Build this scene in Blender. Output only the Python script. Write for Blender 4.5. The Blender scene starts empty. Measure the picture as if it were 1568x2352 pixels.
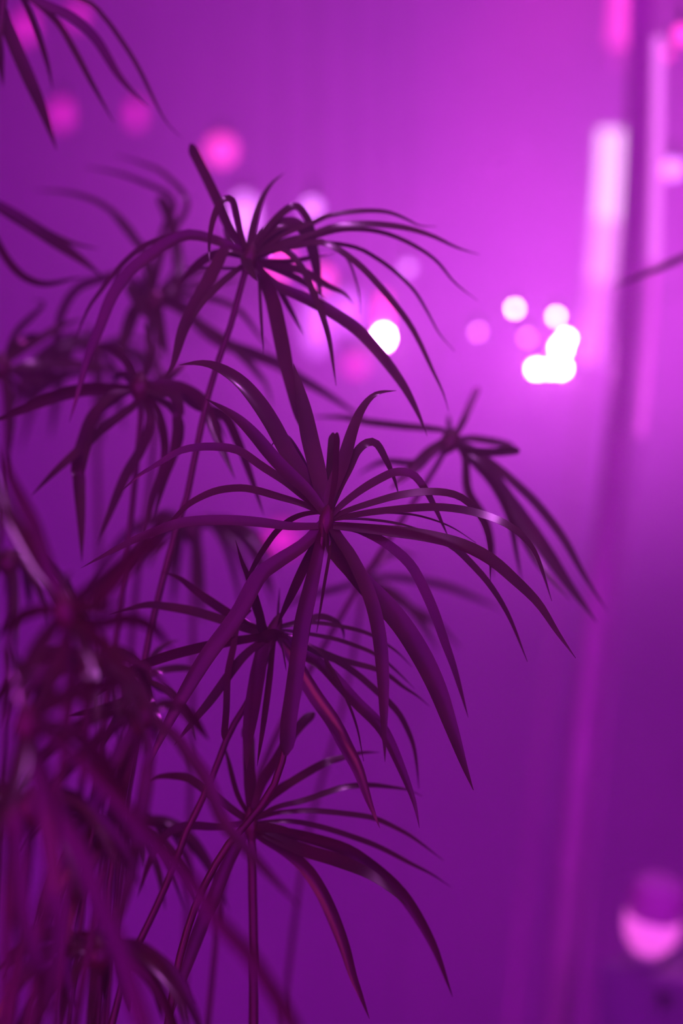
import bpy, bmesh, math, random
from mathutils import Vector, Matrix
R = math.radians
scene = bpy.context.scene
col = scene.collection
random.seed(7)

# ------------------------------------------------------------------ camera
CAM_Z = 1.2
FOCAL, SENSOR = 85.0, 36.0
K = SENSOR / FOCAL / 2352.0
FOCUS = 1.5
cam_d = bpy.data.cameras.new('camera')
cam_d.lens = FOCAL
cam_d.sensor_width = SENSOR
cam_d.sensor_fit = 'AUTO'
cam_d.clip_start = 0.05
cam_d.dof.use_dof = True
cam_d.dof.focus_distance = FOCUS
cam_d.dof.aperture_fstop = 2.8
cam = bpy.data.objects.new('camera', cam_d)
cam.location = (0, 0, CAM_Z)
cam.rotation_euler = (R(90), 0, 0)
col.objects.link(cam)
scene.camera = cam


def at(px, py, d):
    """the point that the photograph shows at px, py when it stands d metres away"""
    return Vector(((px - 784) * K * d, d, CAM_Z - (py - 1176) * K * d))


# ------------------------------------------------------------------ colour management, world, large lights
scene.view_settings.view_transform = 'Standard'
scene.view_settings.look = 'None'
scene.view_settings.exposure = 0.1
scene.view_settings.gamma = 1.0
scene.view_settings.use_curve_mapping = False

WALL_Y = 4.2
world = bpy.data.worlds.new('world')
scene.world = world
world.use_nodes = True
wbg = world.node_tree.nodes['Background']
wbg.inputs['Color'].default_value = (0.50, 0.004, 0.80, 1)
wbg.inputs['Strength'].default_value = 3.6


def spot(name, loc, target, color, watts, angle, blend=1.0, radius=0.05):
    l = bpy.data.lights.new(name, 'SPOT')
    l.color = color
    l.energy = watts
    l.spot_size = R(angle)
    l.spot_blend = blend
    l.shadow_soft_size = radius
    o = bpy.data.objects.new(name, l)
    o.location = loc
    o.rotation_euler = (Vector(target) - Vector(loc)).to_track_quat('-Z', 'Y').to_euler()
    col.objects.link(o)
    return o


# wall washer standing behind the bulbs, shining up the back wall
spot('uplight_wash', at(1200, 840, 3.5), at(1120, 300, WALL_Y), (0.74, 0.042, 0.98), 25, 140, 1.0)
# unseen spots added low behind the plant to lift the lower wall
spot('low_wall_fill', (0.35, 2.75, 0.25), (0.45, WALL_Y, 0.85), (0.66, 0.012, 0.86), 16, 120, 1.0)
spot('low_wall_fill', (-0.5, 2.75, 0.25), (-0.4, WALL_Y, 0.95), (0.50, 0.008, 0.95), 14, 120, 1.0)
# second washer further right, pinker
spot('uplight_wash', at(1650, 760, 3.5), at(1620, 250, WALL_Y), (0.90, 0.10, 0.98), 22, 140, 1.0)
# unseen spot added to brighten the right edge of the pole
spot('pole_edge_fill', (1.5, 2.9, 1.7), at(1490, 500, 2.35), (1.0, 0.05, 0.95), 12, 50, 1.0, 0.06)
# stage lamp above and behind the plant
spot('overhead_gloss_lamp', (0.45, 2.7, 2.7), at(760, 1300, 1.55), (0.85, 0.06, 1.0), 50, 70, 0.8, 0.08)
# unseen lamp added above, a little to the front: the gloss along the blades
spot('overhead_gloss_lamp', (0.40, 1.05, 2.75), at(760, 1400, 1.55), (0.80, 0.16, 1.0), 30, 75, 0.6, 0.06)
# unseen spot added to wash the wall pink around the hot pink tube
spot('pink_wall_fill', at(1440, -230, 3.8), at(1385, 230, WALL_Y), (1.0, 0.02, 0.45), 2.4, 90, 1.0)
# red magenta stage lamp at the front left
spot('front_stage_lamp', (-1.1, 0.0, 1.1), at(120, 1950, 1.25), (1.0, 0.05, 0.10), 42, 24, 1.0, 0.35)


# ------------------------------------------------------------------ materials
def principled(name, color, rough=0.5, metal=0.0, spec=0.5):
    m = bpy.data.materials.new(name)
    m.use_nodes = True
    b = m.node_tree.nodes['Principled BSDF']
    b.inputs['Base Color'].default_value = (*color, 1)
    b.inputs['Roughness'].default_value = rough
    b.inputs['Metallic'].default_value = metal
    b.inputs['Specular IOR Level'].default_value = spec
    return m


def noise_color(m, c1, c2, scale, coord='Object'):
    nt = m.node_tree
    tc = nt.nodes.new('ShaderNodeTexCoord')
    nz = nt.nodes.new('ShaderNodeTexNoise')
    nz.inputs['Scale'].default_value = scale
    nz.inputs['Detail'].default_value = 4
    rp = nt.nodes.new('ShaderNodeValToRGB')
    rp.color_ramp.elements[0].position = 0.35
    rp.color_ramp.elements[0].color = (*c1, 1)
    rp.color_ramp.elements[1].position = 0.65
    rp.color_ramp.elements[1].color = (*c2, 1)
    nt.links.new(tc.outputs[coord], nz.inputs['Vector'])
    nt.links.new(nz.outputs['Fac'], rp.inputs['Fac'])
    nt.links.new(rp.outputs['Color'], nt.nodes['Principled BSDF'].inputs['Base Color'])


def emitter(name, color, strength):
    m = bpy.data.materials.new(name)
    m.use_nodes = True
    b = m.node_tree.nodes['Principled BSDF']
    b.inputs['Base Color'].default_value = (0.6, 0.6, 0.6, 1)
    b.inputs['Roughness'].default_value = 0.3
    b.inputs['Emission Color'].default_value = (*color, 1)
    b.inputs['Emission Strength'].default_value = strength
    return m


def leaf_material(name, c1, c2, rough):
    m = principled(name, c1, rough, 0, 0.42)
    noise_color(m, c1, c2, 30)
    nt = m.node_tree
    p = nt.nodes['Principled BSDF']
    out = nt.nodes['Material Output']
    tr = nt.nodes.new('ShaderNodeBsdfTranslucent')
    tr.inputs['Color'].default_value = (0.10, 0.16, 0.03, 1)
    mx = nt.nodes.new('ShaderNodeMixShader')
    mx.inputs[0].default_value = 0.18
    nt.links.new(p.outputs[0], mx.inputs[1])
    nt.links.new(tr.outputs[0], mx.inputs[2])
    nt.links.new(mx.outputs[0], out.inputs['Surface'])
    return m


M_LEAF = leaf_material('sedge_leaf', (0.036, 0.058, 0.008), (0.060, 0.088, 0.014), 0.20)
M_STEM = leaf_material('sedge_stem', (0.060, 0.085, 0.012), (0.09, 0.11, 0.02), 0.28)
M_WALL = principled('painted_wall', (0.62, 0.62, 0.62), 0.85)
noise_color(M_WALL, (0.60, 0.60, 0.61), (0.65, 0.64, 0.64), 3)
M_FLOOR = principled('dark_floor', (0.10, 0.09, 0.10), 0.4)
noise_color(M_FLOOR, (0.07, 0.065, 0.07), (0.14, 0.13, 0.13), 6)
M_POLE = principled('lacquered_pole', (0.70, 0.60, 0.62), 0.25)
noise_color(M_POLE, (0.62, 0.50, 0.52), (0.72, 0.58, 0.60), 12)
M_BLACK = principled('black_plastic', (0.03, 0.03, 0.035), 0.45)
noise_color(M_BLACK, (0.025, 0.025, 0.03), (0.045, 0.04, 0.05), 20)
M_CASE = principled('case_covering', (0.36, 0.32, 0.42), 0.6)
noise_color(M_CASE, (0.30, 0.27, 0.36), (0.42, 0.38, 0.50), 15)
M_POT = principled('glazed_planter', (0.10, 0.08, 0.09), 0.35)
noise_color(M_POT, (0.08, 0.07, 0.075), (0.13, 0.10, 0.11), 8)
M_SOIL = principled('soil', (0.04, 0.03, 0.02), 0.95)
noise_color(M_SOIL, (0.03, 0.02, 0.015), (0.07, 0.05, 0.035), 40)
E_WHITE = emitter('white_bulb_glow', (1.0, 0.19, 1.0), 230.0)
E_WHITE_DIM = emitter('soft_white_bulb_glow', (1.0, 0.42, 0.98), 42)
E_STRING = emitter('faint_string_bulb_glow', (0.80, 0.18, 0.85), 10.0)
E_LILAC = emitter('lilac_bulb_glow', (0.80, 0.22, 1.0), 3.2)
E_LILAC_DIM = emitter('dim_lilac_bulb_glow', (0.72, 0.14, 0.95), 1.8)
E_PINK = emitter('pink_bulb_glow', (1.0, 0.05, 0.50), 2.6)
E_PINK_DIM = emitter('dim_pink_bulb_glow', (0.80, 0.012, 0.50), 1.6)
E_STREAK_A = emitter('white_pink_streak_glow', (1.0, 0.50, 1.0), 1.9)
E_STREAK_B = emitter('pink_white_streak_glow', (1.0, 0.32, 0.98), 1.6)
E_STREAK_C = emitter('soft_pink_streak_glow', (0.95, 0.20, 0.92), 1.2)
E_STREAK_D = emitter('faint_pink_streak_glow', (0.90, 0.10, 0.80), 0.85)
E_STREAK_P = emitter('hot_pink_streak_glow', (1.0, 0.05, 0.50), 1.6)
E_SHADE = emitter('pink_shade_glow', (1.0, 0.12, 0.80), 1.15)
E_FADE = emitter('deep_pink_fade_glow', (0.60, 0.003, 0.42), 0.16)


# ------------------------------------------------------------------ helpers
def link(name, bm, mat, parent=None, smooth=True):
    me = bpy.data.meshes.new(name)
    bm.normal_update()
    bm.to_mesh(me)
    bm.free()
    if smooth:
        for p in me.polygons:
            p.use_smooth = True
        me.set_sharp_from_angle(angle=R(42))
    me.materials.append(mat)
    o = bpy.data.objects.new(name, me)
    col.objects.link(o)
    if parent is not None:
        o.parent = parent
        o.matrix_parent_inverse = Matrix.Translation(-Vector(parent.location)) if parent.rotation_euler == Matrix.Identity(3).to_euler() else parent.matrix_world.inverted()
    return o


def tag(o, label, cat, group=None):
    o['label'] = label
    o['category'] = cat
    if group:
        o['group'] = group
    return o


def thing(name, label, cat, loc, group=None):
    o = bpy.data.objects.new(name, None)
    o.empty_display_size = 0.05
    o.location = loc
    col.objects.link(o)
    return tag(o, label, cat, group)


def catmull(pts, n):
    """n points evenly spaced along a smooth curve through pts"""
    P = [Vector(p) for p in pts]
    if len(P) == 2:
        P = [P[0], (P[0] + P[1]) / 2, P[1]]
    Q = [P[0] * 2 - P[1]] + P + [P[-1] * 2 - P[-2]]
    fine = []
    for i in range(1, len(Q) - 2):
        p0, p1, p2, p3 = Q[i - 1], Q[i], Q[i + 1], Q[i + 2]
        for s in range(10):
            t = s / 10
            fine.append(0.5 * ((2 * p1) + (p2 - p0) * t + (2 * p0 - 5 * p1 + 4 * p2 - p3) * t * t + (3 * p1 - p0 - 3 * p2 + p3) * t ** 3))
    fine.append(P[-1].copy())
    acc = [0.0]
    for a, b in zip(fine, fine[1:]):
        acc.append(acc[-1] + (b - a).length)
    L = acc[-1]
    out, j = [], 0
    for i in range(n):
        s = L * i / (n - 1)
        while j < len(acc) - 2 and acc[j + 1] < s:
            j += 1
        f = (s - acc[j]) / max(1e-9, acc[j + 1] - acc[j])
        out.append(fine[j].lerp(fine[j + 1], min(1, max(0, f))))
    return out, L


def ring_tube(bm, pts, radii, seg=10, caps=True):
    rings = []
    n = len(pts)
    ref = None
    for i, p in enumerate(pts):
        t = (pts[min(i + 1, n - 1)] - pts[max(i - 1, 0)]).normalized()
        if ref is None:
            ref = Vector((0, 1, 0)) if abs(t.y) < 0.9 else Vector((1, 0, 0))
        u = t.cross(ref).normalized()
        v = u.cross(t).normalized()
        ref = v
        r = radii[i] if isinstance(radii, (list, tuple)) else radii
        rings.append([bm.verts.new(p + (u * math.cos(2 * math.pi * k / seg) + v * math.sin(2 * math.pi * k / seg)) * r) for k in range(seg)])
    for a, b in zip(rings, rings[1:]):
        for k in range(seg):
            bm.faces.new((a[k], a[(k + 1) % seg], b[(k + 1) % seg], b[k]))
    if caps:
        bm.faces.new(rings[0][::-1])
        bm.faces.new(rings[-1])
    return bm


def lathe(bm, base, axis, prof, seg=24):
    """profile (r, h) turned about axis from base"""
    axis = Vector(axis).normalized()
    u = axis.orthogonal().normalized()
    v = axis.cross(u)
    rings = []
    for r, h in prof:
        rings.append([bm.verts.new(Vector(base) + axis * h + (u * math.cos(2 * math.pi * k / seg) + v * math.sin(2 * math.pi * k / seg)) * max(r, 1e-4)) for k in range(seg)])
    for a, b in zip(rings, rings[1:]):
        for k in range(seg):
            bm.faces.new((a[k], a[(k + 1) % seg], b[(k + 1) % seg], b[k]))
    bm.faces.new(rings[0][::-1])
    bm.faces.new(rings[-1])
    return bm


def box(bm, c, s, rotz=0.0, bevel=0.0):
    m = Matrix.Translation(c) @ Matrix.Rotation(rotz, 4, 'Z') @ Matrix.Diagonal((*s, 1))
    r = bmesh.ops.create_cube(bm, size=1, matrix=m)
    if bevel:
        es = list({e for v in r['verts'] for e in v.link_edges})
        bmesh.ops.bevel(bm, geom=es, offset=bevel, segments=3, affect='EDGES', profile=0.5)
    return bm


# ------------------------------------------------------------------ the room
def plane_box(name, c, s, mat):
    o = link(name, box(bmesh.new(), c, s), mat, smooth=False)
    o['kind'] = 'structure'
    return o


plane_box('wall_back', (0, WALL_Y + 0.05, 1.45), (6.2, 0.1, 2.9), M_WALL)
plane_box('wall_left', (-3.05, 1.6, 1.45), (0.1, 5.3, 2.9), M_WALL)
plane_box('wall_right', (3.05, 1.6, 1.45), (0.1, 5.3, 2.9), M_WALL)
plane_box('floor', (0, 1.6, -0.05), (6.2, 5.3, 0.1), M_FLOOR)
plane_box('ceiling', (0, 1.6, 2.95), (6.2, 5.3, 0.1), M_WALL)
CEIL = 2.9

# ------------------------------------------------------------------ planter the stalks grow from
def planter(name, label, x, y, w, d, h):
    t = thing(name, label, 'planter', (x, y, 0))
    bm = bmesh.new()
    prof = [(0.82, 0), (0.86, 0.02), (0.98, h - 0.05), (1.04, h - 0.045), (1.04, h), (0.95, h), (0.93, h - 0.06)]
    rings = []
    for sc_, z in prof:
        ring = []
        for k in range(32):
            a = 2 * math.pi * k / 32
            cx, cy = math.cos(a), math.sin(a)
            e = 0.45
            ring.append(bm.verts.new((x + math.copysign(abs(cx) ** e, cx) * w / 2 * sc_, y + math.copysign(abs(cy) ** e, cy) * d / 2 * sc_, z)))
        rings.append(ring)
    for a, b in zip(rings, rings[1:]):
        for k in range(32):
            bm.faces.new((a[k], a[(k + 1) % 32], b[(k + 1) % 32], b[k]))
    bm.faces.new(rings[0][::-1])
    link('planter_body', bm, M_POT, t)
    bm = bmesh.new()
    ring = []
    for k in range(32):
        a = 2 * math.pi * k / 32
        cx, cy = math.cos(a), math.sin(a)
        e = 0.45
        ring.append(bm.verts.new((x + math.copysign(abs(cx) ** e, cx) * w / 2 * 0.93, y + math.copysign(abs(cy) ** e, cy) * d / 2 * 0.93, h - 0.05)))
    c = bm.verts.new((x, y, h - 0.035))
    for k in range(32):
        bm.faces.new((ring[k], ring[(k + 1) % 32], c))
    link('soil', bm, M_SOIL, t)
    return t


SOIL_Z = 0.42
planter('planter', 'wide dark planter under the clump of umbrella sedge', -0.18, 1.52, 0.80, 0.95, 0.46)
planter('planter', 'dark planter under the sedge stalk at the right edge', 0.56, 2.0, 0.36, 0.36, 0.46)


# ------------------------------------------------------------------ umbrella sedge
PROFILES = {
    'n': lambda t: (0.66 + 0.44 * min(1, t / 0.30) ** 0.8) * (1 - max(0, (t - 0.50) / 0.50) ** 1.8) + 0.015,
    'b': lambda t: (0.55 + 0.45 * min(1, t / 0.35)) * (1 if t < 0.93 else max(0.05, 1 - ((t - 0.93) / 0.07) ** 2 * 0.75)),
    'p': lambda t: (0.7 + 0.3 * min(1, t / 0.3)) * (1 - t ** 2.2) + 0.01,
}


GLOSS_LAMP = Vector((0.40, 1.05, 2.75))


def leaf(parent, d0, width, pts, prof='n', sgn=0, length=640, cap=0.035, n=30, gloss=False):
    p2, L = catmull([(x, y, 0) for x, y in pts], n)
    if sgn == 0:
        sgn = random.choice((-1, 1))
    D = min(cap, 0.6 * math.sqrt(max(0.0, length ** 2 - L ** 2)) * K * d0)
    D = max(D, 0.006)
    P = [at(p.x, p.y, d0 + sgn * D * (i / (n - 1)) ** 1.2) for i, p in enumerate(p2)]
    if width < 9:
        th = R(random.uniform(60, 68))
    elif width < 16:
        th = R(random.uniform(38, 52))
    else:
        th = R(random.uniform(18, 38))
    flip = 1 if random.random() < 0.75 else -1
    a_fix = None
    if gloss:                                   # a blade rolled so that its face catches the lamp over the plant
        g = int(n * 0.6)
        T = (P[g + 1] - P[g - 1]).normalized()
        v = (Vector((0, 0, CAM_Z)) - P[g]).normalized()
        b = T.cross(v).normalized()
        nn = b.cross(T).normalized()
        if nn.dot(v) < 0:
            nn = -nn
        H = (v + (GLOSS_LAMP - P[g]).normalized()).normalized()
        a_fix = max(-1.25, min(1.25, math.atan2(b.dot(H), nn.dot(H))))
    bm = bmesh.new()
    rings = []
    f = PROFILES[prof]
    b_prev = None
    for i, p in enumerate(P):
        T = (P[min(i + 1, n - 1)] - P[max(i - 1, 0)]).normalized()
        v = (Vector((0, 0, CAM_Z)) - p).normalized()
        b = T.cross(v)
        if b.length < 1e-4:
            b = b_prev or Vector((1, 0, 0))
        b.normalize()
        if b_prev and b.dot(b_prev) < 0:
            b = -b
        b_prev = b.copy()
        nn = b.cross(T).normalized()
        if nn.dot(v) < 0:
            nn = -nn
        # roll the blade about its midrib so that its upper face leans up, not at the viewer
        up = Vector((0, 0, 1))
        s = 1 if (b.dot(up) >= 0) else -1
        a = th * s * flip * (1 - 0.25 * math.sin(math.pi * i / (n - 1)))
        if a_fix is not None:
            a = a_fix
        bb = b * math.cos(a) - nn * math.sin(a)
        n2 = nn * math.cos(a) + b * math.sin(a)
        w = width * K * p.y * f(i / (n - 1)) / math.cos(a) * 0.5
        fold = (0.07 if gloss else 0.30 if width > 22 else 0.14) * w
        tk = 0.00022
        rings.append([bm.verts.new(q) for q in (
            p - bb * w + n2 * fold, p + n2 * tk, p + bb * w + n2 * fold,
            p + bb * w + n2 * (fold - tk), p - n2 * tk, p - bb * w + n2 * (fold - tk))])
    for a_, b_ in zip(rings, rings[1:]):
        for k in range(6):
            bm.faces.new((a_[k], a_[(k + 1) % 6], b_[(k + 1) % 6], b_[k]))
    bm.faces.new(rings[0][::-1])
    bm.faces.new(rings[-1])
    bmesh.ops.recalc_face_normals(bm, faces=bm.faces)
    return link('leaf', bm, M_LEAF, parent)


def parse(text):
    out = []
    for ln in text.strip().splitlines():
        ln = ln.strip()
        if not ln or ln.startswith('#'):
            continue
        head, body = ln.split(':')
        flags = head.split()
        w = float(flags[0])
        prof = next((f for f in flags[1:] if f in 'nbp'), 'n')
        sg = next((f for f in flags[1:] if f in '+-'), None)
        pts = [tuple(float(q) for q in s.split(',')) for s in body.split()]
        out.append((w, prof, {'+': 1, '-': -1, None: 0}[sg], pts, 'h' in flags))
    return out


def stalk(label, hub, d, stem_w, stem_pts, base, leaves, cap=0.035, length=640, stem_dd=0.0, knob=1.0):
    t = thing('umbrella_sedge', label, 'plant', (*base, SOIL_Z - 0.01), 'stalks of umbrella sedge')
    p2, L = catmull([(x, y, 0) for x, y in stem_pts], 24)
    P = [at(p.x, p.y, d + stem_dd * min(1, i / 6)) for i, p in enumerate(p2)]
    end = P[-1]
    B = Vector((*base, SOIL_Z - 0.02))
    tail, _ = catmull([P[-4], end, end.lerp(B, 0.5), B], 14)
    k = next(i for i, q in enumerate(tail) if q.z < end.z)
    pts = P + tail[k:]
    r0 = stem_w * K * d / 2
    radii = [r0 * (0.85 + 0.25 * i / len(pts)) for i in range(len(pts))]
    link('stem', ring_tube(bmesh.new(), pts, radii, 10), M_STEM, t)
    # the crown: the knot that the blades spring from
    h = at(hub[0], hub[1], d)
    ax = (P[0] - P[2]).normalized()
    kr = 0.0042 * knob
    link('crown', lathe(bmesh.new(), h - ax * 0.012, ax, [(r0 * 0.9, 0), (kr, 0.006), (kr * 1.15, 0.012), (kr * 0.7, 0.018), (0.0006, 0.022)], 12), M_STEM, t)
    for w, prof, sg, pts, gl in parse(leaves):
        leaf(t, d, w, pts, prof, sg, length, cap, gloss=gl)
    return t


stalk('sharp umbrella sedge head in the middle, largest and in focus', (750, 1190), 1.50, 18,
      [(750, 1190), (728, 1300), (704, 1450), (684, 1560), (662, 1680), (635, 1790), (585, 1870), (520, 1945), (466, 2040), (435, 2120), (408, 2220), (385, 2352), (375, 2420)], (-0.12, 1.50), '''
36 +: 748,1185 735,1120 722,1060 708,1000 696,935 684,880 674,835
34 +: 746,1182 699,1101 660,1042 622,972 587,919 548,875 502,845 460,834 411,838
28 -: 744,1180 706,1130 653,1080 618,1042 583,1000 548,965 510,938 470,915
17 +: 745,1180 692,1137 653,1105 600,1070 548,1035 495,1026 446,1028 408,1038 355,1070 320,1091 276,1131
15 +: 745,1182 695,1158 636,1140 587,1126 548,1121 495,1128 446,1150 418,1172 385,1207 340,1245
21 -: 740,1208 671,1209 600,1200 530,1195 460,1196 408,1203 355,1221 303,1242 250,1270 185,1305
12 +: 740,1175 699,1180 667,1193 640,1215 618,1242 587,1291 570,1330 558,1375
34 -: 745,1200 700,1250 640,1290 595,1325 545,1415 475,1510 415,1610 360,1715 330,1790
37 b -: 748,1200 735,1240 722,1300 706,1370 692,1430 683,1500 672,1580 660,1660 655,1735
20 +: 745,1205 728,1245 700,1300 672,1360 648,1410 636,1440
43 -: 752,1200 765,1265 800,1305 840,1350 910,1425 960,1500 1000,1580 1035,1675 1065,1760 1087,1815
29 -: 755,1200 778,1240 805,1280 845,1365 867,1450 877,1550 880,1650 884,1750
21 +: 765,1208 810,1213 843,1225 892,1252 941,1296 972,1350 999,1412 1021,1475 1044,1540 1075,1648
25 - h: 765,1207 879,1218 968,1229 1057,1250 1124,1283 1182,1332 1236,1386 1280,1453 1322,1512
14 +: 765,1210 900,1226 980,1237 1035,1252 1088,1301 1129,1350 1169,1417 1211,1520
16 - h: 765,1192 856,1176 946,1167 1012,1165 1079,1174 1138,1192 1182,1216 1218,1252 1240,1296 1267,1381
15 + h: 765,1190 789,1176 856,1154 923,1136 990,1129 1044,1136 1079,1158 1110,1198 1124,1252 1126,1337
17 +: 760,1185 790,1155 834,1122 879,1096 910,1084 946,1089 972,1118 995,1158 1030,1235
17 +: 756,1180 780,1120 803,1073 820,1037 843,1017 865,1020 888,1060 905,1100 916,1138
35 p +: 752,1180 762,1130 789,1060 812,984 834,935 865,904 910,897
17 b +: 750,1180 755,1110 760,1040 764,994
14 b -: 754,1180 768,1110 772,1045 775,994
5 +: 765,1192 830,1192 901,1200 950,1212 990,1225
4 +: 765,1190 850,1178 932,1180 986,1191 1039,1212 1093,1247
6 -: 755,1210 758,1261 745,1341 727,1453
6 +: 742,1180 722,1120 706,1078 690,1045 662,1003 640,1003 612,1040
''')

stalk('high umbrella sedge head in front of the pink and white bulbs', (573, 590), 1.615, 17,
      [(573, 590), (560, 640), (541, 700), (525, 765), (506, 815), (480, 900), (452, 1028), (427, 1150), (400, 1230), (372, 1340), (345, 1450), (318, 1600), (285, 1800), (255, 2000), (215, 2420)], (-0.20, 1.60), '''
23 b +: 568,585 551,555 525,517 497,453 465,386 437,331
14 -: 570,580 554,542 544,498 535,463 522,456 506,466 490,504 481,555 481,603
19 p +: 574,585 576,549 589,491 602,456 624,421 653,397
15 +: 575,580 600,541 638,499 672,474 692,482 711,515 722,564 730,633 736,662
25 +: 578,582 600,550 638,520 676,515 703,538 718,580 730,641 738,690
10 +: 580,580 620,560 660,535 718,512 749,497 795,488 849,484 894,488 933,503 963,518 1002,520
13 +: 580,584 640,562 718,539 764,522 818,515 875,516 933,524 990,541 1048,568 1101,585
9 +: 580,584 660,570 718,545 780,528 840,527 894,538 952,564 1002,599 1044,649 1097,691
13 -: 580,588 650,568 718,557 749,559 787,580 826,610 864,649 902,694 937,740 963,786 990,844 1017,901 1030,945
25 -: 588,615 610,635 634,656 703,687 760,717 818,756 868,809 910,863 937,905 962,955 981,1002
31 -: 585,600 605,637 627,687 642,752 657,828 669,886 680,950 690,985
13 -: 580,590 630,570 661,580 695,618 718,671 741,729 757,790 772,886
27 -: 565,580 522,571 497,612 471,660 442,714 420,762 398,837 374,872
11 +: 566,582 520,560 474,545 436,539 391,542 353,555 321,571 276,612 232,667 200,714 165,800
25 +: 566,585 520,562 470,545 430,540 391,555 343,587 296,625 257,683 232,746 219,778 203,818 176,914 159,971
6 -: 590,620 595,641 599,714 603,778 605,812
17 +: 580,590 620,572 660,555 700,547 742,562
10 +: 580,598 660,600 720,590 772,580
15 +: 582,602 650,612 700,625 750,655 790,675 812,700
6 +: 580,585 700,556 760,565 795,590 814,633 824,675 826,722
8 +: 582,592 640,575 720,560 764,558 818,568 856,587 906,622 952,668 982,717 1009,767 1044,807
6 +: 566,610 548,616 503,616 423,612
26 p +: 575,582 598,560 625,540 650,532 690,520
30 p +: 566,600 572,572 590,548 600,520
30 p +: 575,605 600,590 625,575 660,570
26 p -: 560,585 568,610 580,632 590,645
24 p +: 568,590 545,575 530,560 512,520
18 +: 566,590 520,580 480,590 440,620 410,660
14 +: 580,600 640,620 700,650 750,690
12 +: 578,606 630,650 660,700 700,770
14 -: 565,605 520,640 470,690 440,740
''', cap=0.045)

stalk('umbrella sedge head below the middle one, its blades crossed by that head', (632, 1442), 1.56, 17,
      [(630, 1450), (605, 1530), (570, 1610), (528, 1680), (495, 1765), (458, 1850), (430, 1905), (408, 1965), (376, 2045), (332, 2140), (290, 2230), (240, 2420)], (-0.28, 1.46), '''
19 +: 625,1450 584,1450 507,1423 443,1404 380,1393 332,1390 250,1412
19 +: 625,1448 580,1440 523,1407 475,1375 437,1347 411,1327 372,1314
21 -: 628,1455 580,1465 523,1474 459,1487 396,1503 348,1519 319,1530 271,1560 200,1612
24 p -: 612,1462 600,1440 595,1410 592,1385 590,1360
21 p -: 615,1465 600,1430 585,1385 571,1330 555,1289 541,1241
32 -: 620,1460 606,1480 597,1525 587,1583 577,1646 570,1700 566,1770
13 -: 630,1465 625,1503 616,1583 603,1678 590,1760
19 -: 620,1460 571,1497 539,1532 491,1599 453,1646 421,1685 400,1712
15 b -: 575,1400 548,1430 536,1487 523,1551 520,1630 514,1700
25 -: 640,1450 665,1480 698,1506 739,1529 781,1573 819,1615 867,1662 892,1701 921,1765 950,1841 963,1902
31 -: 640,1455 665,1495 691,1541 723,1596 765,1656 797,1717 822,1765 848,1841 872,1902
8 + h: 640,1440 720,1430 800,1442 850,1457 883,1477 915,1500 946,1532
8 + h: 640,1446 704,1455 771,1468 819,1484 857,1500 890,1523 925,1555 952,1582
11 + h: 640,1450 680,1470 723,1490 787,1516 857,1535 892,1551 924,1576 959,1599 986,1622
13 + h: 640,1452 690,1480 740,1505 771,1516 819,1548 863,1586 895,1615 921,1647 946,1701 956,1749 962,1812
6 -: 640,1450 690,1470 736,1500 771,1554 793,1599 819,1669 835,1749
13 + h: 640,1440 680,1431 710,1422 739,1416 771,1427 787,1446 790,1470
5 - h: 634,1440 650,1493 657,1541
4 +: 634,1440 637,1423 642,1350
30 p -: 600,1480 612,1460 640,1455 665,1470
''')

stalk('lowest umbrella sedge head, blades arching right over dark stem', (575, 1888), 1.575, 23,
      [(575, 1890), (578, 1950), (580, 2050), (582, 2150), (582, 2352), (580, 2420)], (-0.13, 1.60), '''
27 b +: 575,1885 572,1800 570,1720 570,1660
23 b +: 577,1882 600,1805 630,1755 660,1705 692,1665 722,1637
17 + h: 580,1880 603,1848 651,1809 699,1778 746,1752 778,1742 830,1729 872,1728
12 + h: 585,1880 635,1854 699,1838 762,1816 800,1806 850,1803 900,1808 940,1815 970,1829
11 + h: 585,1882 630,1868 667,1864 715,1862 778,1867 846,1876 877,1886 922,1908 956,1929 1018,1976
11 + h: 585,1890 663,1886 732,1898 801,1919 870,1945 939,1981 990,2007 1035,2037
26 -: 580,1900 663,1912 732,1929 801,1953 853,1988 897,2025 932,2063 966,2115 997,2174 1018,2229 1039,2290
27 - h: 580,1903 646,1932 698,1953 767,1974 829,1998 870,2022 904,2050 935,2082
27 -: 580,1905 610,1926 646,1946 684,1974 715,2008 746,2060 773,2122 794,2180 811,2239 829,2287 848,2340
19 + h: 570,1885 536,1862 491,1829 443,1793 412,1783 364,1784 328,1800
17 + h: 570,1888 530,1896 491,1899 443,1896 412,1900 380,1918 348,1969 315,2062
29 -: 572,1895 549,1937 523,1985 491,2064 469,2112 430,2220 390,2345
10 +: 575,1880 545,1825 525,1750 512,1700
22 p +: 578,1880 620,1830 655,1800 700,1775
24 p -: 578,1900 640,1905 700,1920
''')

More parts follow.
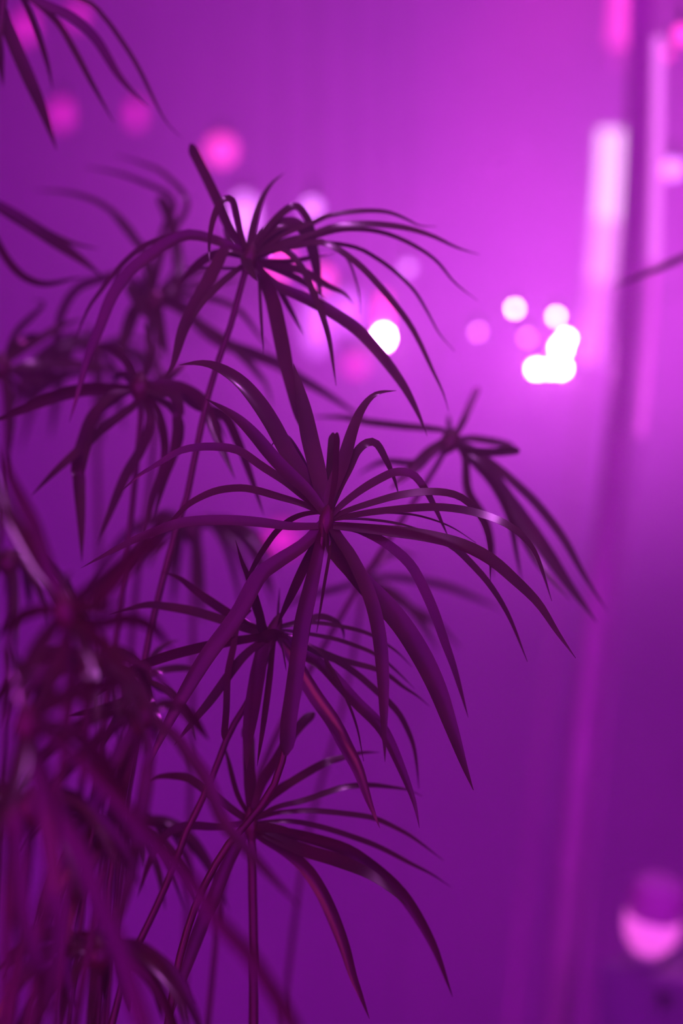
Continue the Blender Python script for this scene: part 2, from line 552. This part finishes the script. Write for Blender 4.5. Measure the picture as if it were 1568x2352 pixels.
stalk('blurred umbrella sedge head behind the middle head, under the white bulbs', (1035, 1010), 1.76, 14,
      [(1035, 1010), (1030, 1024), (986, 1096), (923, 1194), (870, 1274), (812, 1363), (785, 1412), (700, 1560), (620, 1720), (560, 1880), (510, 2050), (470, 2420)], (-0.05, 1.80), '''
15 +: 1030,1000 1012,988 923,979 847,970 789,959 713,957
20 b -: 1040,1020 1060,1030 1102,1037 1146,1037 1192,1032
17 b + h: 1040,1010 1085,1008 1140,1016 1185,1030
18 -: 1040,1020 1080,1035 1124,1060 1182,1109 1236,1162 1294,1238 1340,1320 1395,1405
30 -: 1040,1015 1080,1035 1115,1062 1146,1120 1204,1198 1258,1274 1303,1341 1372,1432
18 -: 1045,1015 1068,1050 1075,1127 1111,1189 1129,1252 1132,1330
25 -: 1034,1008 986,1042 950,1078 895,1124
17 b + h: 1038,1005 1044,1002 1062,970 1079,930 1098,888
12 +: 1035,1005 1031,980 1030,950
14 -: 1045,1015 1085,1060 1130,1110 1169,1185 1187,1274 1198,1340
18 -: 1080,1040 1150,1130 1190,1210 1240,1300 1310,1380
14 +: 1030,1010 960,1060 880,1060 820,1090
''', cap=0.06, knob=1.5)

stalk('blurred umbrella sedge head at the left, between the high and the middle heads', (322, 885), 1.68, 16,
      [(322, 890), (325, 935), (315, 1050), (300, 1200), (285, 1330), (262, 1500), (235, 1700), (200, 2000), (150, 2420)], (-0.32, 1.62), '''
27 -: 315,885 300,893 200,893 125,910 50,940 -25,972
19 -: 318,890 314,925 265,963 226,994 196,1021 130,1080 70,1140
28 p +: 320,890 300,868 280,860 262,872
27 -: 315,888 270,910 220,950 195,1010 180,1075 185,1200 188,1290
23 -: 325,885 345,883 406,887 464,920 490,985 515,1045 540,1100
19 -: 325,885 400,895 450,930 515,955 545,1010 575,1090 606,1185
19 +: 325,885 360,880 400,855 432,832
32 p -: 325,890 360,900 400,912 408,975 388,1060
21 -: 320,895 345,960 325,1030 285,1100 222,1255
17 -: 325,895 365,950 378,1050 350,1150 330,1235
15 -: 328,895 395,940 415,1000 380,1100 348,1205
22 +: 325,885 390,888 440,905 478,935 520,1010
18 +: 320,885 290,830 255,800 215,790
20 -: 315,888 255,910 215,960 200,1030 190,1100
16 +: 325,880 345,820 340,770 330,740
''', cap=0.05, knob=1.6)

stalk('soft umbrella sedge head low in shadow behind the high head', (352, 690), 1.90, 14,
      [(352, 690), (360, 760), (362, 900), (345, 1100), (318, 1300), (290, 1600), (250, 2000), (200, 2420)], (-0.30, 1.85), '''
26 b +: 352,690 404,667 408,603 398,539 385,491 366,450
17 +: 350,685 345,630 334,581 302,542 254,491
24 -: 355,690 362,715 370,764 386,815
28 -: 345,690 330,692 307,722 288,780 278,825
15 -: 350,695 345,734 341,795 336,850
25 -: 358,685 420,700 464,753 513,787 578,810 643,837 688,867 741,898 800,937 842,962
13 -: 360,685 430,680 500,690 550,715 590,765 626,812
19 -: 360,690 410,710 460,745 520,785 560,822 585,850 612,886 626,938
12 +: 348,685 318,560 250,480 170,445 78,436
17 +: 345,685 290,632 240,638 180,660 145,710 128,780 124,850 127,905
14 +: 358,685 400,655 461,622 520,612
14 +: 358,690 430,660 500,650 560,640
12 +: 350,685 380,560 430,470 380,402 325,375 264,355
11 +: 350,685 370,540 400,460 320,415 260,395 192,383
24 -: 340,690 300,660 335,720 375,740
22 p +: 350,690 330,650 320,620
22 p +: 355,690 385,650 400,620
''', cap=0.05, knob=2.0)

stalk('soft umbrella sedge head at the left edge', (2, 838), 1.86, 15,
      [(2, 838), (12, 920), (16, 1060), (0, 1250), (-40, 1500), (-80, 2000), (-90, 2420)], (-0.46, 1.80), '''
21 b +: 5,838 20,825 45,790 72,775 92,782
21 +: 5,840 15,855 60,840 100,835 200,840 300,855
15 -: 5,842 20,900 25,1000 15,1062
15 +: 5,838 60,800 120,760 165,740 200,735
18 +: 5,845 80,870 150,862 230,850
12 +: 5,845 60,905 120,880 190,850
14 +: 5,838 40,760 100,700 75,690
''', cap=0.05, knob=1.8)

stalk('umbrella sedge blades hanging from the top left corner of the picture', (15, -45), 1.66, 16,
      [(15, -45), (0, 60), (-30, 300), (-60, 700), (-90, 1400), (-110, 2420)], (-0.42, 1.66), '''
28 +: 12,-40 5,30 30,100 60,170 95,250 130,345
13 +: 18,-40 55,0 90,85 110,150 121,205
13 +: 20,-42 75,0 130,50 170,115 210,190 262,282
21 +: 20,-44 100,8 165,40 220,90 270,170 305,212 342,248
10 +: 22,-48 190,0 235,35 280,95 320,160 375,270 415,315
20 +: 12,-38 -5,60 0,130 8,200
14 +: 20,-44 60,-10 120,20 190,55 250,120
''', cap=0.05)

stalk('two broad sedge blades reaching in from the left edge, above the blurred heads', (-60, 445), 1.74, 15,
      [(-60, 445), (-75, 600), (-90, 1000), (-100, 1600), (-110, 2420)], (-0.40, 1.78), '''
26 +: -60,445 0,476 75,522 140,565 200,607 240,640
22 p +: -60,448 50,505 100,530 165,558 228,572
16 +: -58,450 20,600 90,650 170,640 200,636
''', cap=0.05)

stalk('small umbrella sedge head low left, half lost among darker blades', (333, 1558), 1.62, 12,
      [(333, 1558), (330, 1600), (318, 1680), (300, 1800), (270, 2000), (240, 2420)], (-0.25, 1.68), '''
15 +: 335,1558 365,1578 399,1597
15 +: 335,1558 370,1540 430,1535 470,1550
18 -: 330,1560 287,1607 223,1630 150,1645
17 -: 330,1556 270,1540 210,1560 150,1600
12 -: 334,1560 345,1610 360,1640 375,1690
16 -: 330,1560 300,1600 262,1660 240,1710
14 +: 330,1555 310,1520 260,1500 215,1520
12 +: 335,1555 350,1510 380,1480 410,1470
15 -: 334,1560 390,1590 430,1640 450,1700
''', cap=0.05)

stalk('large blurred sedge head close in front at the left, reddish', (150, 1400), 1.18, 24,
      [(150, 1400), (160, 1500), (150, 1700), (110, 2000), (60, 2420)], (-0.28, 1.18), '''
36 +: 148,1400 120,1350 86,1303 48,1239 10,1160 -20,1060
30 +: 148,1398 110,1300 80,1210 51,1150 25,1096 -5,1015
30 +: 155,1400 175,1375 223,1340 300,1280 350,1255 400,1230
28 -: 158,1405 200,1400 245,1360 275,1325 320,1270 400,1165
34 -: 150,1405 120,1440 80,1500 40,1580 -10,1650
32 -: 155,1410 200,1450 250,1500 290,1560 320,1640
26 +: 155,1405 220,1430 290,1420 350,1440 400,1500
30 -: 150,1410 150,1480 120,1560 95,1650 60,1760
24 +: 145,1400 90,1400 40,1420 -10,1470
28 -: 152,1410 190,1480 200,1560 190,1680
30 p +: 150,1400 145,1360 150,1330 165,1310
34 p -: 152,1405 195,1395 240,1400 290,1380
''', cap=0.05, length=500, knob=1.4)

stalk('very blurred reddish sedge head in the bottom left corner, nearest of all', (60, 1660), 1.12, 30,
      [(60, 1660), (40, 1800), (20, 2000), (10, 2420)], (-0.36, 1.10), '''
46 b -: 60,1660 100,1770 130,1866 185,1962 230,2073 271,2169 312,2296 345,2400
38 b -: 65,1655 130,1700 210,1770 290,1860 357,1937 415,1995 461,2052 484,2095 530,2147 573,2193 610,2250 644,2302 690,2380
40 -: 62,1665 40,1760 10,1850 -30,1950
36 +: 65,1655 110,1620 170,1590 250,1570 330,1560
30 +: 60,1650 50,1600 40,1540 10,1480
40 -: 62,1670 110,1880 130,2060 120,2200 90,2380
34 +: 65,1660 160,1680 240,1760 280,1850 300,1950
44 -: 60,1670 30,1850 40,2050 80,2220 150,2380
''', cap=0.06, length=700, knob=1.2)

stalk('blurred dark sedge blades crossing the bottom left corner behind the red ones', (330, 1640), 1.28, 20,
      [(330, 1640), (290, 1800), (240, 2000), (200, 2200), (160, 2420)], (-0.30, 1.30), '''
34 -: 328,1642 270,1740 215,1860 160,1990 100,2110 30,2230
30 -: 334,1642 400,1690 430,1730 472,1787 498,1854 523,1902 571,1956 619,2010 690,2085
32 -: 332,1645 340,1760 320,1900 290,2050 240,2200
26 +: 325,1640 250,1640 180,1670 100,1740 40,1830
26 -: 330,1645 220,1850 190,1980 240,2100 300,2170
24 +: 325,1638 240,1690 130,1800 70,1930
30 -: 330,1645 250,1900 170,2080 150,2220 180,2360
24 +: 335,1640 380,1620 430,1640 480,1700
''', cap=0.06, knob=1.2)

stalk('blurred sedge blade reaching in from the right edge across the pole', (1720, 540), 2.0, 13,
      [(1720, 540), (1735, 800), (1760, 1200), (1790, 2420)], (0.56, 2.0), '''
14 -: 1718,540 1640,560 1568,592 1500,622 1425,652 1400,662
15 +: 1722,540 1760,520 1810,560 1840,640
15 -: 1722,542 1780,580 1830,680 1850,800
13 +: 1720,538 1740,480 1800,450 1880,480
''', cap=0.05)

stalk('faint blurred sedge blades deep behind the middle head, pale along their tops', (835, 1330), 1.95, 12,
      [(835, 1330), (820, 1450), (780, 1650), (700, 1950), (640, 2420)], (0.02, 1.85), '''
16 + h: 838,1330 880,1325 940,1330 1020,1345 1090,1372 1155,1402
16 + h: 838,1328 870,1290 910,1270 960,1280
14 -: 835,1332 780,1350 700,1370 640,1400
18 -: 838,1332 900,1360 960,1420 1010,1500
16 -: 840,1332 930,1390 1000,1430 1060,1490
16 +: 832,1328 780,1280 720,1250 660,1260
''', cap=0.05)


rng = random.Random(21)


def random_head(label, hub, d, n, lpx, w, base, stem_end, cap=0.06, knob=1.6, stem_w=16):
    rows = []
    for k in range(n):
        ph = 2 * math.pi * (k + rng.uniform(-0.3, 0.3)) / n
        L = lpx * rng.uniform(0.75, 1.1)
        cx, sy = math.cos(ph), math.sin(ph)
        rise, droop = rng.uniform(0.15, 0.6), rng.uniform(0.55, 1.25)
        pts = []
        for i in range(6):
            s_ = i / 5
            x = hub[0] + cx * L * 0.85 * (s_ - 0.18 * s_ * s_)
            y = hub[1] - rise * L * s_ * (1 - 0.45 * s_) + droop * L * s_ * s_ * 0.75 - sy * 0.12 * L * s_
            pts.append('%.0f,%.0f' % (x, y))
        rows.append('%.0f %s %s: %s' % (w * rng.uniform(0.55, 1.1), rng.choice('nnnp'), '+' if sy > 0 else '-', ' '.join(pts)))
    mid = ((hub[0] * 2 + stem_end[0]) / 3 + 8, (hub[1] * 2 + stem_end[1]) / 3)
    return stalk(label, hub, d, stem_w, [hub, (hub[0] + 2, hub[1] + 40), mid, stem_end], base, '\n'.join(rows), cap, lpx, knob=knob)


random_head('dark blurred sedge head low at the left, above the bottom left corner', (205, 1530), 1.27, 20, 330, 24, (-0.33, 1.30), (120, 2420), 0.06, 1.6, 16)
random_head('dark blurred sedge head at the left edge, level with the lowest head', (70, 1850), 1.24, 18, 380, 30, (-0.42, 1.27), (20, 2420), 0.06, 1.2, 20)
random_head('soft sedge head behind the left end of the lowest head', (285, 1905), 1.72, 18, 340, 18, (-0.22, 1.72), (230, 2420), 0.06, 1.6, 14)
random_head('soft sedge head at the bottom of the picture, left of the dark stem', (225, 2190), 1.33, 20, 400, 26, (-0.24, 1.42), (200, 2450), 0.06, 1.6, 18)
random_head('soft sedge head behind and left of the middle head', (440, 1215), 1.95, 18, 330, 18, (-0.12, 1.92), (420, 2420), 0.06, 1.8, 14)
random_head('soft sedge head behind the crossing blades at the left edge', (20, 1290), 1.80, 16, 330, 22, (-0.38, 1.85), (-20, 2420), 0.06, 1.8, 14)
random_head('deep blurred sedge head behind the left heads', (215, 800), 2.10, 16, 330, 18, (-0.28, 1.93), (230, 2420), 0.06, 2.0, 14)


# ------------------------------------------------------------------ pole with glowing tubes for the bright streaks beside it
def px_curve(pts, n):
    c, _ = catmull([(x, y, 0) for x, y, in pts], n)
    return c


DP = 2.75
pole = thing('pole', 'tall glossy pole standing behind the plant at the right, leaning to the left below', 'pole', at(1262, 2352, DP) * 1.0)
pole.location.z = 0
pp = px_curve([(1472, -200), (1472, 0), (1465, 300), (1450, 600), (1436, 800), (1418, 1000), (1396, 1200), (1360, 1500), (1322, 1850), (1296, 2150), (1274, 2400)], 40)
P = [at(p.x, p.y, DP) for p in pp]
d_low = (P[-1] - P[-3]).normalized()
low = P[-1] + d_low * (P[-1].z / -d_low.z)
d_top = (P[0] - P[2]).normalized()
top = P[0] + d_top * ((CEIL - P[0].z) / d_top.z)
pole.location = (low.x, low.y, 0)
link('pole_shaft', ring_tube(bmesh.new(), [top] + P + [low], 30 * K * DP, 28), M_POLE, pole)
link('base_plate', lathe(bmesh.new(), (low.x, low.y, 0), (0, 0, 1), [(0.09, 0), (0.09, 0.008), (0.07, 0.014), (0.045, 0.02), (0.04, 0.05)], 32), M_BLACK, pole)

DT = 3.3
tube = thing('streak_glow', 'upright glowing tube standing in for the white and pink streak just left of the glossy pole', 'light', at(1330, 1250, DT))  # sections dim in steps to imitate a bright streak fading downward
def seg_tube(name, pts, wpx, mat, parent, d):
    c = px_curve(pts, 8)
    return link(name, ring_tube(bmesh.new(), [at(p.x, p.y, d) for p in c], wpx * K * d / 2, 16), mat, parent)
seg_tube('glowing_section', [(1403, 300), (1398, 400), (1392, 500)], 60, E_STREAK_A, tube, DT)['label'] = 'white glowing section'
seg_tube('glowing_section', [(1391, 502), (1384, 580), (1378, 640)], 60, E_STREAK_B, tube, DT)['label'] = 'pink white glowing section'
seg_tube('glowing_section', [(1378, 642), (1366, 730), (1350, 830)], 56, E_STREAK_C, tube, DT)['label'] = 'dim pink glowing section'
seg_tube('tube_stand', [(1350, 832), (1330, 1000), (1280, 1400), (1230, 1800), (1180, 2300), (1150, 2620), (1140, 2900), (1136, 3170)], 8, M_POLE, tube, DT)

ptube = thing('streak_glow', 'hot pink glowing tube for the pink band running off the top edge beside the pole', 'light', at(1425, 150, 3.9))  # glowing tube stands in for a hot pink band
seg_tube('glowing_section', [(1438, -160), (1432, 0), (1424, 110)], 54, E_STREAK_P, ptube, 3.9)
seg_tube('end_cap', [(1424, 110), (1422, 130), (1421, 150)], 54, M_POLE, ptube, 3.9)
c0 = at(1438, -160, 3.9)
link('hanging_cord', ring_tube(bmesh.new(), [c0, Vector((c0.x, c0.y, CEIL))], 0.002, 8), M_BLACK, ptube)

rtube = thing('streak_glow', 'slim pink glow added for the highlight along the right side of the glossy pole', 'light', at(1508, 1000, 2.6))  # added glow in place of the highlight on the pole's right edge
seg_tube('glowing_section', [(1512, 85), (1509, 300), (1502, 600)], 26, E_STREAK_C, rtube, 2.6)
seg_tube('glowing_section', [(1502, 602), (1490, 800), (1470, 1000)], 22, E_STREAK_D, rtube, 2.6)
seg_tube('tube_stand', [(1470, 1002), (1440, 1200), (1400, 1600), (1360, 2000), (1330, 2352), (1320, 3000), (1318, 3480)], 8, M_POLE, rtube, 2.6)


# ------------------------------------------------------------------ bulbs
def ball(bm, c, r, sq=1.0):
    prof = [(math.sin(math.pi * i / 14) * r, -math.cos(math.pi * i / 14) * r * sq) for i in range(15)]
    return lathe(bm, c, (0, 0, 1), prof, 20)


def globe(label, px, py, rpx, d, mat, group='hanging globe bulbs', sq=1.0):
    c = at(px, py, d)
    r = rpx * K * d
    t = thing('globe_bulb', label, 'light bulb', c, group)
    link('globe', ball(bmesh.new(), c, r, sq), mat, t)
    topz = r * sq
    link('socket', lathe(bmesh.new(), c + Vector((0, 0, topz * 0.93)), (0, 0, 1), [(r * 0.32, 0), (r * 0.34, 0.006), (r * 0.30, 0.016), (0.003, 0.022)], 16), M_BLACK, t)
    link('cord', ring_tube(bmesh.new(), [c + Vector((0, 0, topz + 0.018)), Vector((c.x, c.y, CEIL))], 0.0005, 6), M_BLACK, t)
    return t


globe('hot pink globe bulb hanging just above the high sedge head', 508, 345, 32, 3.8, E_PINK)
globe('pink globe bulb behind the hanging blades, upper of two by the left edge', 60, 62, 22, 3.9, E_PINK_DIM, sq=1.7)
globe('pink globe bulb behind the hanging blades at the top, second from the left', 178, 35, 18, 3.9, E_PINK_DIM, sq=1.6)
globe('pink globe bulb left of the tip of the broad hanging blade', 142, 262, 22, 3.9, E_PINK_DIM, sq=1.5)
globe('pink globe bulb at the end of the longest hanging blade', 312, 262, 18, 3.9, E_PINK_DIM, sq=1.8)
globe('pale lilac globe bulb between upright blades of the high sedge head', 560, 500, 28, 3.8, E_LILAC, sq=1.9)
globe('lilac globe bulb right of the high sedge head', 716, 478, 20, 3.1, E_LILAC)
globe('pink globe bulb hidden behind the crown of the high sedge head', 640, 606, 34, 3.2, E_PINK)
globe('pink globe bulb just right of the crown of the high sedge head', 738, 640, 26, 3.2, E_PINK)
globe('faint lilac globe bulb behind the arching blades right of the high head', 936, 615, 12, 3.0, E_LILAC)
globe('dim pink globe bulb below and left of the single white bulb', 818, 838, 26, 3.3, E_PINK_DIM)
globe('lilac globe bulb left of the single white bulb', 726, 745, 30, 3.9, E_LILAC_DIM, sq=2.3)
globe('lilac globe added for the glow between the broad blades left of the white bulb', 800, 715, 30, 3.9, E_LILAC_DIM, sq=1.5)  # extra globe added to brighten the background here
globe('dim pink globe bulb behind the centre of the middle sedge head', 648, 1238, 34, 3.9, E_PINK_DIM)
globe('pink globe bulb at the right edge, topmost', 1568, 80, 22, 2.6, E_PINK)
globe('pink globe bulb at the right edge, second from the top', 1530, 122, 12, 2.9, E_PINK)
globe('lilac pink globe bulb at the right edge beside the pole', 1545, 388, 22, 2.9, E_LILAC)

# single white bulb with a pink glass collar
c = at(881, 775, 3.0)
t = thing('pendant_bulb', 'single bright white bulb with a pink glass collar, left of the bulb cluster', 'light bulb', c)
r = 13 * K * 3.0
link('bulb', ball(bmesh.new(), c, r, 1.35), E_WHITE, t)
link('glass_collar', lathe(bmesh.new(), c + Vector((0, 0, r * 1.3)), (0, 0, 1), [(r * 0.7, 0), (r * 1.2, 0.01), (r * 1.3, 0.025), (r * 0.8, 0.04), (0.004, 0.046)], 20), E_PINK, t)
link('cord', ring_tube(bmesh.new(), [c + Vector((0, 0, r * 1.3 + 0.045)), Vector((c.x, c.y, CEIL))], 0.0005, 6), M_BLACK, t)

# string of bulbs
DS = 3.0
sl = thing('string_lights', 'cluster of bright white bulbs on a wire left of the pole', 'string lights', at(1240, 860, DS))
wire = px_curve([(1760, 560), (1500, 690), (1330, 690), (1275, 700), (1296, 770), (1286, 818), (1228, 820), (1206, 745), (1178, 682), (1100, 730), (1040, 760), (1000, 820)], 60)
wp = [at(p.x, p.y, DS + 0.012) for p in wire]
link('wire', ring_tube(bmesh.new(), [Vector((3.0, DS + 0.2, 2.0))] + wp + [Vector((wp[-1].x - 0.05, DS + 0.05, 0.6)), Vector((wp[-1].x - 0.08, DS + 0.1, 0.004))], 0.0005, 6), M_BLACK, sl)
for px, py, rp, mat in ((1231, 848, 9, E_WHITE), (1262, 847, 8, E_WHITE), (1288, 845, 11, E_WHITE), (1288, 800, 12, E_WHITE), (1300, 778, 8, E_WHITE),
                        (1277, 727, 7, E_WHITE_DIM), (1182, 709, 7, E_WHITE_DIM), (1210, 775, 7, E_STRING), (1097, 762, 7, E_STRING)):
    cc = at(px, py, DS)
    b = link('bulb', ball(bmesh.new(), cc, rp * K * DS, 1.1), mat, sl)
    link('bulb_socket', lathe(bmesh.new(), cc + Vector((0, 0, rp * K * DS)), (0, 0, 1), [(0.003, 0), (0.0035, 0.006), (0.002, 0.012)], 10), M_BLACK, sl)

# ------------------------------------------------------------------ lamp on its case, bottom right
DL = 2.55
case = thing('equipment_case', 'dark square case in the bottom right corner under the pink lamp', 'case', (0, 0, 0))
cpos = at(1625, 2240, DL)
case.location = (cpos.x, cpos.y, 0)
h = at(0, 2225, DL).z
link('case_body', box(bmesh.new(), (cpos.x, cpos.y + 0.03, h / 2), (0.16, 0.16, h), R(38), 0.006), M_CASE, case, smooth=False)
kx = at(1524, 2296, DL - 0.06)
link('knob', lathe(bmesh.new(), kx, (0.62 - 1.2, -0.8, 0), [(0.006, -0.004), (0.006, 0.005), (0.004, 0.007)], 20), M_BLACK, case)
lamp = thing('spot_lamp', 'small glowing pink lamp tilted over in the bottom right corner', 'lamp', at(1478, 2215, DL))
ax = (at(1474, 2000, DL - 0.02) - at(1484, 2200, DL + 0.01)).normalized()
b0 = at(1482, 2200, DL)
u = K * DL
tip = Matrix.Rotation(R(14), 4, 'Y')
ax = (tip @ ax).normalized()
link('base_ring', lathe(bmesh.new(), b0, ax, [(26 * u, -8 * u), (36 * u, -4 * u), (36 * u, 8 * u), (28 * u, 14 * u)], 28), M_CASE, lamp)
link('lamp_shade', lathe(bmesh.new(), b0, ax, [(24 * u, 20 * u), (38 * u, 24 * u), (58 * u, 50 * u), (66 * u, 84 * u), (66 * u, 104 * u), (62 * u, 110 * u)], 32), E_SHADE, lamp)
link('shade_fade', lathe(bmesh.new(), b0, ax, [(62 * u, 111 * u), (64 * u, 150 * u), (56 * u, 190 * u), (30 * u, 204 * u), (5 * u, 206 * u)], 32), E_FADE, lamp)  # dimmer emission on this upper piece copies the lamp's glow fading out
link('bracket', ring_tube(bmesh.new(), [b0 - ax * 4 * u, b0 - ax * 14 * u + Vector((0.005, 0, -0.004)), Vector((b0.x + 0.02, b0.y + 0.015, h + 0.002))], 0.006, 10), M_BLACK, lamp)

# ------------------------------------------------------------------ haze
HAZE = 0.22
if HAZE:
    m = bpy.data.materials.new('haze')
    m.use_nodes = True
    nt = m.node_tree
    nt.nodes.remove(nt.nodes['Principled BSDF'])
    vs = nt.nodes.new('ShaderNodeVolumeScatter')
    vs.inputs['Density'].default_value = HAZE
    vs.inputs['Anisotropy'].default_value = 0.76
    vs.inputs['Color'].default_value = (0.95, 0.92, 0.97, 1)
    nt.links.new(vs.outputs[0], nt.nodes['Material Output'].inputs['Volume'])
    hz = link('haze', box(bmesh.new(), (0, (0.6 + WALL_Y) / 2, 1.45), (5.9, WALL_Y - 0.61, 2.85)), m, smooth=False)
    hz['kind'] = 'stuff'
    tag(hz, 'thin magenta lit haze filling the room around plant and bulbs', 'haze')
